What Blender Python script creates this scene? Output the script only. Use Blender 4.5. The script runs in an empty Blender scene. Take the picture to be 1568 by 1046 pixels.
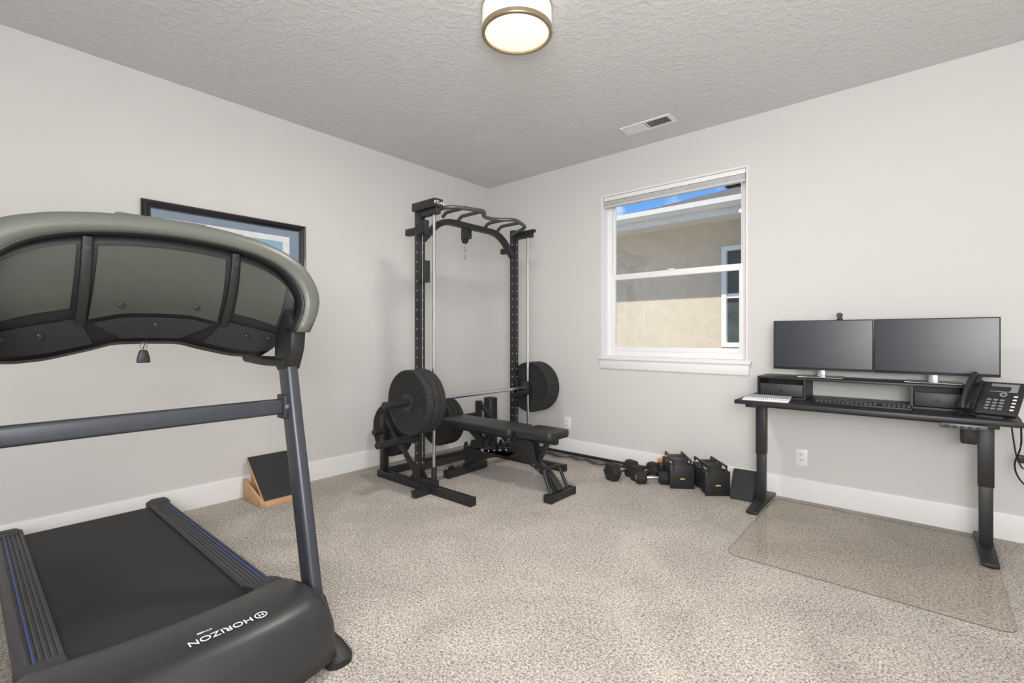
import bpy, bmesh, math, random
from mathutils import Vector, Matrix
random.seed(4)
S=bpy.context.scene
COL=S.collection
R=math.radians
try:
    S.view_settings.view_transform='Standard'
    S.view_settings.look='None'
except Exception as e: print(e)

# ---------------------------------------------------------------- materials
def mat(name,color,rough=.5,metal=0,var=.06,nscale=30,bump=0,bscale=200,emit=None,estr=0,spec=.5,coat=0):
    m=bpy.data.materials.new(name); m.use_nodes=True
    nt=m.node_tree; N=nt.nodes; L=nt.links
    b=N['Principled BSDF']
    tc=N.new('ShaderNodeTexCoord'); nz=N.new('ShaderNodeTexNoise'); nz.inputs['Scale'].default_value=nscale
    nz.inputs['Detail'].default_value=3
    L.new(tc.outputs['Object'],nz.inputs['Vector'])
    cr=N.new('ShaderNodeValToRGB')
    c=Vector(color)
    cr.color_ramp.elements[0].position=.3; cr.color_ramp.elements[1].position=.7
    cr.color_ramp.elements[0].color=(*[max(0,x*(1-var)) for x in c],1)
    cr.color_ramp.elements[1].color=(*[min(1,x*(1+var)) for x in c],1)
    L.new(nz.outputs['Fac'],cr.inputs['Fac']); L.new(cr.outputs['Color'],b.inputs['Base Color'])
    b.inputs['Roughness'].default_value=rough; b.inputs['Metallic'].default_value=metal
    b.inputs['Specular IOR Level'].default_value=spec
    b.inputs['Coat Weight'].default_value=coat
    if bump:
        n2=N.new('ShaderNodeTexNoise'); n2.inputs['Scale'].default_value=bscale; n2.inputs['Detail'].default_value=4
        L.new(tc.outputs['Object'],n2.inputs['Vector'])
        bp=N.new('ShaderNodeBump'); bp.inputs['Strength'].default_value=bump; bp.inputs['Distance'].default_value=.003
        L.new(n2.outputs['Fac'],bp.inputs['Height']); L.new(bp.outputs['Normal'],b.inputs['Normal'])
    if emit:
        b.inputs['Emission Color'].default_value=(*emit,1); b.inputs['Emission Strength'].default_value=estr
    return m

M={}
M['wall']=mat('wall_paint',(.66,.653,.638),.85,var=.01,nscale=3,bump=.15,bscale=60,spec=.2)
M['white']=mat('trim_white',(.82,.82,.82),.45,var=.01)
M['vinyl']=mat('vinyl_white',(.85,.85,.85),.35,var=.01)
M['blk']=mat('black_steel',(.018,.0185,.02),.42,var=.1,bump=.05)
M['blkp']=mat('black_plastic',(.015,.015,.016),.5,var=.1)
M['blkpad']=mat('black_vinyl_pad',(.020,.020,.022),.42,var=.15,bump=.2,bscale=300)
M['dkg']=mat('dark_grey_plastic',(.03,.031,.033),.5,var=.06)
M['slate']=mat('slate_paint',(.055,.06,.072),.38,metal=.3,var=.05)
M['olive']=mat('console_shell_paint',(.112,.118,.10),.42,var=.03)
M['panel']=mat('console_panel_plastic',(.060,.063,.055),.38,var=.05)
M['belt']=mat('tread_belt_rubber',(.022,.022,.024),.75,var=.15,nscale=200,bump=.2,bscale=500)
M['hood']=mat('hood_plastic',(.028,.029,.031),.38,var=.05)
M['rail']=mat('rail_plastic',(.06,.06,.064),.5,var=.08)
M['hole']=mat('hole_rim_metal',(.22,.22,.23),.45,var=.05)
M['blue']=mat('blue_stripe',(.03,.07,.32),.4)
M['chrome']=mat('chrome',(.62,.62,.63),.22,metal=1,var=.02)
M['satin']=mat('satin_metal',(.5,.5,.51),.35,metal=1,var=.03)
M['grey']=mat('grey_metal',(.09,.093,.10),.4,metal=.4,var=.05)
M['wood']=mat('birch_wood',(.62,.38,.2),.5,var=.12,nscale=12)
M['grip']=mat('grip_tape',(.03,.031,.034),.85,var=.3,nscale=400,bump=.4,bscale=600)
M['screen']=mat('screen_black',(.018,.022,.032),.3,var=.02)
M['hglass']=mat('house_glass',(.07,.085,.08),.08,var=.3,nscale=4)
M['desk']=mat('desk_black',(.018,.018,.02),.45,var=.1)
M['paper']=mat('paper',(.75,.76,.78),.7)
M['cover']=mat('notebook_cover',(.42,.43,.46),.6)
M['lbl']=mat('label_white',(.8,.8,.8),.6)
M['cell']=mat('shade_fabric',(.62,.62,.63),.8)
M['yel']=mat('label_yellow',(.6,.45,.12),.5)
M['org']=mat('orange_plastic',(.8,.2,.03),.5)
M['gold']=mat('brushed_brass',(.45,.36,.25),.35,metal=.8,var=.05)
M['shade']=mat('lamp_fabric',(.85,.84,.82),.7,emit=(1,.95,.88),estr=.25)
M['glow']=mat('lamp_diffuser',(.9,.85,.7),.5,emit=(1,.84,.60),estr=.75)
M['dark']=mat('dark_void',(.006,.006,.006),.9)
M['stucco']=mat('stucco',(.60,.51,.39),.9,var=.06,nscale=8,bump=.6,bscale=40)
M['fascia']=mat('fascia_paint',(.74,.70,.62),.6)
M['shingle']=mat('roof_shingle',(.12,.11,.1),.95,var=.35,nscale=25,bump=.8,bscale=30)
M['gravel']=mat('gravel',(.45,.42,.36),.95,var=.3,nscale=60,bump=.8,bscale=80)
M['navy']=mat('picture_mat_blue',(.22,.28,.37),.6,var=.05)
M['frameblk']=mat('picture_frame_black',(.010,.010,.013),.3,var=.1,coat=.3)

def speck(name,base,spk,scale=160,thr=.63,rough=.8):
    m=mat(name,base,rough); nt=m.node_tree;N=nt.nodes;L=nt.links;b=N['Principled BSDF']
    tc=N.new('ShaderNodeTexCoord'); v=N.new('ShaderNodeTexNoise'); v.inputs['Scale'].default_value=scale
    L.new(tc.outputs['Object'],v.inputs['Vector'])
    r=N.new('ShaderNodeValToRGB'); r.color_ramp.elements[0].position=thr; r.color_ramp.elements[1].position=thr+.03
    r.color_ramp.elements[0].color=(*base,1); r.color_ramp.elements[1].color=(*spk,1)
    L.new(v.outputs['Fac'],r.inputs['Fac']); L.new(r.outputs['Color'],b.inputs['Base Color'])
    return m
M['bumper']=speck('crumb_rubber',(.018,.018,.019),(.08,.08,.08),120,.64)

# carpet
def carpet():
    m=bpy.data.materials.new('carpet'); m.use_nodes=True; nt=m.node_tree;N=nt.nodes;L=nt.links;b=N['Principled BSDF']
    tc=N.new('ShaderNodeTexCoord')
    n1=N.new('ShaderNodeTexNoise'); n1.inputs['Scale'].default_value=125; n1.inputs['Detail'].default_value=3; n1.inputs['Roughness'].default_value=.6
    n1.inputs['Distortion'].default_value=.6
    n3=N.new('ShaderNodeTexNoise'); n3.inputs['Scale'].default_value=1.6; n3.inputs['Detail'].default_value=3; n3.inputs['Distortion'].default_value=1.2
    for n in (n1,n3): L.new(tc.outputs['Object'],n.inputs['Vector'])
    r=N.new('ShaderNodeValToRGB'); e=r.color_ramp.elements
    e[0].position=.33; e[0].color=(.19,.165,.145,1)
    e[1].position=.67; e[1].color=(.75,.70,.65,1)
    x=e.new(.44); x.color=(.38,.338,.30,1)
    x=e.new(.52); x.color=(.54,.495,.45,1)
    L.new(n1.outputs['Fac'],r.inputs['Fac'])
    mr=N.new('ShaderNodeMapRange'); mr.inputs['From Min'].default_value=.35; mr.inputs['From Max'].default_value=.65
    mr.inputs['To Min'].default_value=.86; mr.inputs['To Max'].default_value=1.06
    L.new(n3.outputs['Fac'],mr.inputs['Value'])
    mx=N.new('ShaderNodeVectorMath'); mx.operation='SCALE'
    L.new(r.outputs['Color'],mx.inputs[0]); L.new(mr.outputs['Result'],mx.inputs['Scale'])
    L.new(mx.outputs['Vector'],b.inputs['Base Color'])
    bp=N.new('ShaderNodeBump'); bp.inputs['Strength'].default_value=.6; bp.inputs['Distance'].default_value=.006
    L.new(n1.outputs['Fac'],bp.inputs['Height']); L.new(bp.outputs['Normal'],b.inputs['Normal'])
    b.inputs['Roughness'].default_value=.95; b.inputs['Specular IOR Level'].default_value=.1
    return m
M['carpet']=carpet()
def ceilmat():
    m=mat('ceiling_knockdown',(.66,.655,.645),.9,var=.01,nscale=3,spec=.15); nt=m.node_tree;N=nt.nodes;L=nt.links;b=N['Principled BSDF']
    tc=N.new('ShaderNodeTexCoord'); n=N.new('ShaderNodeTexNoise'); n.inputs['Scale'].default_value=26; n.inputs['Detail'].default_value=4; n.inputs['Distortion'].default_value=.7
    L.new(tc.outputs['Object'],n.inputs['Vector'])
    r=N.new('ShaderNodeValToRGB'); r.color_ramp.elements[0].position=.45; r.color_ramp.elements[1].position=.60
    L.new(n.outputs['Fac'],r.inputs['Fac'])
    bp=N.new('ShaderNodeBump'); bp.inputs['Strength'].default_value=.45; bp.inputs['Distance'].default_value=.004
    L.new(r.outputs['Color'],bp.inputs['Height']); L.new(bp.outputs['Normal'],b.inputs['Normal'])
    return m
M['ceil']=ceilmat()
def clear(name,tint=(1,1,1),rough=.02,blend=.2,base=.04,gain=.5):
    """thin transparent sheet: symmetric facing-based reflectance (same from both sides)"""
    m=bpy.data.materials.new(name); m.use_nodes=True; nt=m.node_tree;N=nt.nodes;L=nt.links
    N.remove(N['Principled BSDF']); o=N['Material Output']
    t=N.new('ShaderNodeBsdfTransparent'); t.inputs['Color'].default_value=(*tint,1)
    g=N.new('ShaderNodeBsdfGlossy'); g.inputs['Roughness'].default_value=rough
    f=N.new('ShaderNodeLayerWeight'); f.inputs['Blend'].default_value=blend
    pw=N.new('ShaderNodeMath'); pw.operation='MULTIPLY_ADD'; pw.inputs[1].default_value=gain; pw.inputs[2].default_value=base
    L.new(f.outputs['Facing'],pw.inputs[0])
    mx=N.new('ShaderNodeMixShader'); L.new(pw.outputs[0],mx.inputs[0]); L.new(t.outputs[0],mx.inputs[1]); L.new(g.outputs[0],mx.inputs[2])
    L.new(mx.outputs[0],o.inputs['Surface']); return m
M['glass']=clear('window_glass',(.97,.985,.985),gain=.3)
M['mat']=clear('clear_polycarbonate',(.945,.93,.905),rough=.08,gain=.18,base=.03)

# ---------------------------------------------------------------- geometry helpers
class G:
    """top-level object: an empty whose children are the parts (coords given in world space unless local=True)"""
    def __init__(s,name,loc=(0,0,0),rz=0,local=False):
        s.e=bpy.data.objects.new(name,None); s.e.empty_display_size=.1
        s.e.location=loc; s.e.rotation_euler=(0,0,rz); COL.objects.link(s.e)
        s.inv=Matrix.Identity(4) if local else (Matrix.Translation(loc)@Matrix.Rotation(rz,4,'Z')).inverted()
def fin(name,bm,m,g=None,smooth=True,ang=35,mats=None):
    bmesh.ops.recalc_face_normals(bm,faces=bm.faces[:])
    me=bpy.data.meshes.new(name); bm.to_mesh(me); bm.free()
    for x in (mats or [m]): me.materials.append(M[x] if isinstance(x,str) else x)
    if smooth:
        for p in me.polygons: p.use_smooth=True
        me.set_sharp_from_angle(angle=R(ang))
    o=bpy.data.objects.new(name,me); COL.objects.link(o)
    if g: o.parent=g.e; o.matrix_parent_inverse=g.inv
    return o
def addbox(bm,c,s,bev=0,rot=None,seg=2):
    r=bmesh.ops.create_cube(bm,size=1); vs=r['verts']
    Mx=Matrix.Translation(c)@(rot.to_4x4() if rot else Matrix.Identity(4))@Matrix.Diagonal((*s,1))
    bmesh.ops.transform(bm,matrix=Mx,verts=vs)
    if bev:
        es=list({e for v in vs for e in v.link_edges})
        bmesh.ops.bevel(bm,geom=es,offset=bev,segments=seg,profile=.5,affect='EDGES')
def box(name,c,s,m,g=None,bev=0,rot=None,seg=2):
    bm=bmesh.new(); addbox(bm,c,s,bev,rot,seg); return fin(name,bm,m,g)
def bx(name,x0,x1,y0,y1,z0,z1,m,g=None,bev=0):
    return box(name,((x0+x1)/2,(y0+y1)/2,(z0+z1)/2),(abs(x1-x0),abs(y1-y0),abs(z1-z0)),m,g,bev)
def boxes(name,lst,m,g=None,bev=0):
    bm=bmesh.new()
    for a in lst:
        x0,x1,y0,y1,z0,z1=a; addbox(bm,((x0+x1)/2,(y0+y1)/2,(z0+z1)/2),(abs(x1-x0),abs(y1-y0),abs(z1-z0)),bev)
    return fin(name,bm,m,g)
def frame(d):
    d=Vector(d).normalized(); up=Vector((0,0,1)) if abs(d.z)<.95 else Vector((1,0,0))
    s=d.cross(up).normalized(); u=s.cross(d); return s,u
def addlathe(bm,prof,o,d,n=32):
    """prof [(r,h)] revolved about axis o+d*h"""
    o=Vector(o); d=Vector(d).normalized(); s,u=frame(d); rings=[]
    for r,h in prof:
        if r<1e-6: rings.append([bm.verts.new(o+d*h)])
        else: rings.append([bm.verts.new(o+d*h+s*r*math.cos(2*math.pi*i/n)+u*r*math.sin(2*math.pi*i/n)) for i in range(n)])
    for a,b in zip(rings,rings[1:]):
        for i in range(n):
            j=(i+1)%n
            if len(a)==1 and len(b)==1: continue
            if len(a)==1: bm.faces.new((a[0],b[j],b[i]))
            elif len(b)==1: bm.faces.new((a[i],a[j],b[0]))
            else: bm.faces.new((a[i],a[j],b[j],b[i]))
def lathe(name,prof,o,d,m,g=None,n=32):
    bm=bmesh.new(); addlathe(bm,prof,o,d,n); return fin(name,bm,m,g)
def addcyl(bm,p,q,r,n=20,b=0):
    p=Vector(p);q=Vector(q);L=(q-p).length; b=b or min(r*.15,L*.1)
    addlathe(bm,[(0,0),(r-b,0),(r,b),(r,L-b),(r-b,L),(0,L)],p,q-p,n)
def cyl(name,p,q,r,m,g=None,n=20,b=0):
    bm=bmesh.new(); addcyl(bm,p,q,r,n,b); return fin(name,bm,m,g)
def rpath(pts,rad,n=5,closed=False):
    pts=[Vector(p) for p in pts]; out=[]; N=len(pts)
    for i,p in enumerate(pts):
        if not closed and i in (0,N-1): out.append(p); continue
        a=pts[i-1];c=pts[(i+1)%N]; da=(a-p);dc=(c-p); r=min(rad,da.length*.49,dc.length*.49)
        s=p+da.normalized()*r; e=p+dc.normalized()*r
        for k in range(n+1):
            t=k/n; out.append(s*(1-t)**2+p*2*t*(1-t)+e*t*t)
    return out
def addsweep(bm,pts,prof,up=None,closed=False):
    pts=[Vector(p) for p in pts]; N=len(pts); rings=[]
    for i,p in enumerate(pts):
        a=pts[i-1] if (i>0 or closed) else p; c=pts[(i+1)%N] if (i<N-1 or closed) else p
        t=(c-a).normalized()
        U=Vector(up) if up else (Vector((0,0,1)) if abs(t.z)<.98 else Vector((1,0,0)))
        s=t.cross(U)
        if s.length<1e-4: s=t.cross(Vector((0.3,1,0.2)))
        s.normalize(); u=s.cross(t).normalized()
        rings.append([bm.verts.new(p+s*x+u*y) for x,y in prof])
    K=len(prof)
    rr=list(zip(rings,rings[1:]))+([(rings[-1],rings[0])] if closed else [])
    for a,b in rr:
        for i in range(K):
            j=(i+1)%K; bm.faces.new((a[i],a[j],b[j],b[i]))
    if not closed:
        bm.faces.new(rings[0]); bm.faces.new(list(reversed(rings[-1])))
def circ(r,n=12): return [(r*math.cos(2*math.pi*i/n),r*math.sin(2*math.pi*i/n)) for i in range(n)]
def rrect(w,h,r=.006,n=3):
    o=[]
    for cx,cy,a0 in ((w/2-r,h/2-r,0),(-w/2+r,h/2-r,90),(-w/2+r,-h/2+r,180),(w/2-r,-h/2+r,270)):
        for k in range(n+1):
            a=R(a0+90*k/n); o.append((cx+r*math.cos(a),cy+r*math.sin(a)))
    return o
def tube(name,pts,r,m,g=None,rad=0,n=12,closed=False,up=None):
    bm=bmesh.new(); addsweep(bm,rpath(pts,rad,closed=closed) if rad else pts,circ(r,n),up,closed); return fin(name,bm,m,g)
def rtube(name,pts,w,h,m,g=None,rad=0,up=None,r=.006,closed=False):
    bm=bmesh.new(); addsweep(bm,rpath(pts,rad,closed=closed) if rad else pts,rrect(w,h,r),up,closed); return fin(name,bm,m,g)
def prism(name,poly,fn,d,m,g=None,bev=0):
    """poly 2D list, fn(a,b,t)->3D, extruded t from 0..d"""
    bm=bmesh.new(); A=[bm.verts.new(fn(a,b,0)) for a,b in poly]; B=[bm.verts.new(fn(a,b,d)) for a,b in poly]
    bm.faces.new(A); bm.faces.new(list(reversed(B)))
    for i in range(len(A)):
        j=(i+1)%len(A); bm.faces.new((A[i],B[i],B[j],A[j]))
    if bev: 
        bmesh.ops.recalc_face_normals(bm,faces=bm.faces[:])
        bmesh.ops.bevel(bm,geom=bm.edges[:],offset=bev,segments=2,profile=.5,affect='EDGES')
    return fin(name,bm,m,g)
def grid(name,rows,m,g=None,closed=False,ang=40,thick=0):
    bm=bmesh.new(); V=[[bm.verts.new(p) for p in r] for r in rows]
    for a,b in zip(V,V[1:]):
        for i in range(len(a)-1): bm.faces.new((a[i],a[i+1],b[i+1],b[i]))
    o=fin(name,bm,m,g,ang=ang)
    if thick:
        md=o.modifiers.new('sol','SOLIDIFY'); md.thickness=thick; md.offset=0
    return o
def text(name,s,size,Mx,m,g,ext=.0006):
    c=bpy.data.curves.new(name,'FONT'); c.body=s; c.size=size; c.extrude=ext; c.align_x='CENTER'; c.align_y='CENTER'
    c.materials.append(M[m]); o=bpy.data.objects.new(name,c); COL.objects.link(o)
    o.parent=g.e; o.matrix_parent_inverse=g.inv
    o.matrix_basis=Mx
    return o
def basis(o,x,y):
    x=Vector(x).normalized(); y=Vector(y); z=x.cross(y).normalized(); y=z.cross(x)
    m=Matrix((x,y,z)).transposed().to_4x4(); m.translation=o; return m

# ---------------------------------------------------------------- room
XL,XR,YF,YB,H=-3.62,1.7,-1.7,3.80,2.74
WX0,WX1,WZ0,WZ1=-2.21,-.985,.935,2.385
T=.15
bx('floor',XL-T,XR+T,YF-T,YB+T,-.1,0,'carpet')
bx('ceiling',XL-T,XR+T,YF-T,YB+T,H,H+.12,'ceil')
bx('wall_left',XL-T,XL,YF-T,YB+T,0,H,'wall')
bx('wall_right',XR,XR+T,YF-T,YB+T,0,H,'wall')
bx('wall_front',XL,XR,YF-T,YF,0,H,'wall')
boxes('wall_back',[(XL,WX0,YB,YB+T,0,H),(WX1,XR,YB,YB+T,0,H),(WX0,WX1,YB,YB+T,0,WZ0),(WX0,WX1,YB,YB+T,WZ1,H)],'wall')
def baseb(name,p,q,nrm):
    p=Vector(p);q=Vector(q);n=Vector(nrm)
    prof=[(0,0),(.014,0),(.014,.135),(.010,.145),(.004,.148),(0,.148)]
    bm=bmesh.new(); A=[bm.verts.new(p+n*a+Vector((0,0,b))) for a,b in prof]; B=[bm.verts.new(q+n*a+Vector((0,0,b))) for a,b in prof]
    bm.faces.new(A); bm.faces.new(list(reversed(B)))
    for i in range(6): bm.faces.new((A[i],B[i],B[(i+1)%6],A[(i+1)%6]))
    fin(name,bm,'white')
baseb('baseboard_back',(XL,YB,0),(XR,YB,0),(0,-1,0))
baseb('baseboard_left',(XL,YF,0),(XL,YB-.014,0),(1,0,0))
baseb('baseboard_right',(XR,YF,0),(XR,YB-.014,0),(-1,0,0))
baseb('baseboard_front',(XL+.014,YF,0),(XR-.014,YF,0),(0,1,0))

# window
w=G('window_1',((WX0+WX1)/2,YB+.1,WZ0))
j=.012
boxes('jamb_liner',[(WX0,WX0+j,YB-.004,YB+T,WZ0+j,WZ1-j),(WX1-j,WX1,YB-.004,YB+T,WZ0+j,WZ1-j),(WX0,WX1,YB-.004,YB+T,WZ1-j,WZ1),(WX0,WX1,YB,YB+T,WZ0,WZ0+j)],'white',w)
a0,a1,b0,b1=WX0+j,WX1-j,WZ0+j,WZ1-j; f=.045; yA,yB=YB+.085,YB+.145; zm=1.655
boxes('outer_frame',[(a0,a0+f,yA,yB,b0,b1),(a1-f,a1,yA,yB,b0,b1),(a0+f,a1-f,yA,yB,b1-f,b1),(a0+f,a1-f,yA,yB,b0,b0+f)],'vinyl',w,.003)
s0,s1=a0+f,a1-f; q=.03
boxes('upper_sash',[(s0,s0+.018,yA+.035,yB-.005,zm,b1-f),(s1-.018,s1,yA+.035,yB-.005,zm,b1-f),(s0+.018,s1-.018,yA+.035,yB-.005,zm-.02,zm+.02)],'vinyl',w,.002)
boxes('lower_sash',[(s0,s0+q,yA+.005,yA+.035,b0+f,zm+.025),(s1-q,s1,yA+.005,yA+.035,b0+f,zm+.025),(s0+q,s1-q,yA+.005,yA+.035,zm-.025,zm+.025),(s0+q,s1-q,yA+.005,yA+.035,b0+f,b0+f+q+.01)],'vinyl',w,.003)
bx('sash_lock',-1.63,-1.57,yA-.008,yA+.01,zm+.022,zm+.034,'vinyl',w,.003)
bx('glass_upper',s0+.018,s1-.018,yA+.045,yA+.048,zm+.02,b1-f,'glass',w)
bx('glass_lower',s0+q,s1-q,yA+.018,yA+.021,b0+f+q,zm-.025,'glass',w)
t=G('trim_1',((WX0+WX1)/2,YB,WZ0))
bx('stool',WX0-.025,WX1+.025,YB-.032,YB+.004,WZ0-.018,WZ0+.006,'white',t,.004)
bx('apron',WX0-.01,WX1+.01,YB-.016,YB+.001,WZ0-.098,WZ0-.018,'white',t,.003)
sh=G('cellular_shade',((WX0+WX1)/2,YB+.04,WZ1-.05))
bx('headrail',WX0+.02,WX1-.02,YB+.012,YB+.06,WZ1-.048,WZ1-.013,'vinyl',sh,.004)
lst=[]
for i in range(5): lst.append((WX0+.024,WX1-.024,YB+.018,YB+.054,WZ1-.058-i*.007,WZ1-.0525-i*.007))
boxes('folded_cells',lst,'cell',sh,.0015)
bx('bottom_rail',WX0+.022,WX1-.022,YB+.015,YB+.057,WZ1-.106,WZ1-.088,'cell',sh,.003)
cyl('tilt_cord',(WX1-.05,YB+.02,WZ1-.1),(WX1-.05,YB+.02,WZ1-.72),.0025,'lbl',sh,8)

# outlets
def outlet(x,z):
    g=G('electrical_outlet',(x,YB,z))
    bx('cover_plate',x-.036,x+.036,YB-.007,YB+.001,z-.058,z+.058,'vinyl',g,.003)
    for dz in (-.02,.02):
        lathe('receptacle',[(0,0),(.017,0),(.017,.004),(0,.004)],(x,YB-.0105,z+dz),(0,1,0),'white',g,20)
        bx('slot_a',x-.008,x-.0055,YB-.0112,YB-.009,z+dz-.004,z+dz+.006,'dark',g)
        bx('slot_b',x+.0055,x+.008,YB-.0112,YB-.009,z+dz-.004,z+dz+.006,'dark',g)
outlet(-2.575,.297); outlet(-.642,.292)

# ceiling vent
v=G('ceiling_vent',(-1.6,3.44,H))
x0,x1,y0,y1=-1.80,-1.40,3.365,3.52
boxes('flange',[(x0+.03,x1-.03,y0,y0+.022,H-.007,H+.001),(x0+.03,x1-.03,y1-.022,y1,H-.007,H+.001),(x0,x0+.03,y0,y1,H-.007,H+.001),(x1-.03,x1,y0,y1,H-.007,H+.001),(-1.605,-1.595,y0+.022,y1-.022,H-.007,H+.001)],'white',v)
bm=bmesh.new()
for i in range(26):
    xx=x0+.04+i*.0128
    if abs(xx+1.6)<.008: continue
    addbox(bm,(xx,(y0+y1)/2,H-.006),(.0015,.105,.011),0,Matrix.Rotation(R(40 if xx<-1.6 else -40),3,'Y'))
fin('louvers',bm,'white',v)
bx('duct_back',x0+.02,x1-.02,y0+.015,y1-.015,H-.0012,H-.0004,'dark',v)

# ceiling light
lx,ly=-1.52,1.80
g=G('flush_mount_ceiling_light',(lx,ly,H))
lathe('ceiling_pan',[(0,0),(.16,0),(.16,-.012),(0,-.012)],(lx,ly,H),(0,0,1),'white',g,64)
lathe('drum_shade',[(.168,-.008),(.171,-.008),(.171,-.116),(.166,-.116)],(lx,ly,H),(0,0,1),'shade',g,64)
lathe('upper_band',[(.1705,-.006),(.174,-.006),(.174,-.014),(.1705,-.014)],(lx,ly,H),(0,0,1),'gold',g,64)
lathe('lower_band',[(.157,-.112),(.174,-.108),(.175,-.126),(.172,-.130),(.157,-.130),(.157,-.112)],(lx,ly,H),(0,0,1),'gold',g,64)
lathe('diffuser',[(.158,-.120),(.14,-.126),(.08,-.130),(0,-.132)],(lx,ly,H),(0,0,1),'glow',g,64)

# picture
py0,py1,pz0,pz1=.73,1.75,1.32,1.966
g=G('framed_picture',(XL,(py0+py1)/2,pz0)); fw=.045
def molding(name,y0,y1,z0,z1,prof,m):
    bm=bmesh.new(); rings=[]
    for (a,b) in prof:
        rings.append([bm.verts.new((XL+b,y,z)) for y,z in ((y0+a,z0+a),(y1-a,z0+a),(y1-a,z1-a),(y0+a,z1-a))])
    for A,B in zip(rings,rings[1:]):
        for i in range(4): bm.faces.new((A[i],A[(i+1)%4],B[(i+1)%4],B[i]))
    fin(name,bm,m,g,ang=20)
molding('outer_moulding',py0,py1,pz0,pz1,[(0,.001),(0,.022),(.008,.03),(.016,.026),(.024,.03),(.038,.02),(.045,.014),(.045,.006)],'frameblk')
molding('inner_lip',py0+fw-.004,py1-fw+.004,pz0+fw-.004,pz1-fw+.004,[(0,.012),(.0,.016),(.008,.014),(.008,.006)],'slate')
bx('blue_mat',XL+.002,XL+.008,py0+fw,py1-fw,pz0+fw,pz1-fw,'navy',g)
i=.12; bx('white_mat',XL+.008,XL+.0095,py0+i,py1-i,pz0+i-.01,pz1-i+.02,'paper',g)
m=bpy.data.materials.new('landscape_print'); m.use_nodes=True;nt=m.node_tree;b=nt.nodes['Principled BSDF']
tc=nt.nodes.new('ShaderNodeTexCoord'); sp=nt.nodes.new('ShaderNodeSeparateXYZ'); nz=nt.nodes.new('ShaderNodeTexNoise'); nz.inputs['Scale'].default_value=9
ad=nt.nodes.new('ShaderNodeMath'); ad.operation='MULTIPLY_ADD'; ad.inputs[1].default_value=.25
cr=nt.nodes.new('ShaderNodeValToRGB'); e=cr.color_ramp.elements; e[0].position=.2;e[0].color=(.12,.1,.06,1);e[1].position=.95;e[1].color=(.25,.45,.6,1)
x=e.new(.45);x.color=(.06,.25,.3,1);x=e.new(.6);x.color=(.35,.2,.12,1);x=e.new(.7);x.color=(.55,.65,.7,1)
nt.links.new(tc.outputs['Generated'],sp.inputs[0]); nt.links.new(tc.outputs['Object'],nz.inputs['Vector'])
nt.links.new(nz.outputs['Fac'],ad.inputs[0]); nt.links.new(sp.outputs['Z'],ad.inputs[2]); nt.links.new(ad.outputs[0],cr.inputs[0]); nt.links.new(cr.outputs[0],b.inputs['Base Color'])
M['print']=m
i=.17; bx('print',XL+.0095,XL+.0105,py0+i,py1-i,pz0+i-.02,pz1-i+.03,'print',g)

# ---------------------------------------------------------------- treadmill
YC=.455
g=G('treadmill',(-2.4,YC,0))
XR0,XH=-3.34,-1.84
def dz(x): return .012*(x-XR0)/1.5
boxes('deck_frame',[(XR0+.05,-1.55,YC-.30,YC-.24,.05,.13),(XR0+.05,-1.55,YC+.24,YC+.30,.05,.13),(XR0+.1,XR0+.16,YC-.24,YC+.24,.05,.12),(-2.5,-2.44,YC-.24,YC+.24,.05,.12)],'blkp',g,.004)
bm=bmesh.new(); path=[]
zt,zb,xa,xb=.168,.075,XR0+.055,-1.70
rr=(zt-zb)/2
for k in range(13):
    a=R(90+180*k/12); path.append((xa+rr*math.cos(a),zb+rr+rr*math.sin(a)))
for k in range(13):
    a=R(-90+180*k/12); path.append((xb+rr*math.cos(a),zb+rr+rr*math.sin(a)+.008))
A=[bm.verts.new((x,YC-.255,z)) for x,z in path]; B=[bm.verts.new((x,YC+.255,z)) for x,z in path]
for i in range(len(A)):
    j2=(i+1)%len(A); bm.faces.new((A[i],A[j2],B[j2],B[i]))
fin('running_belt',bm,'belt',g)
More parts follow.
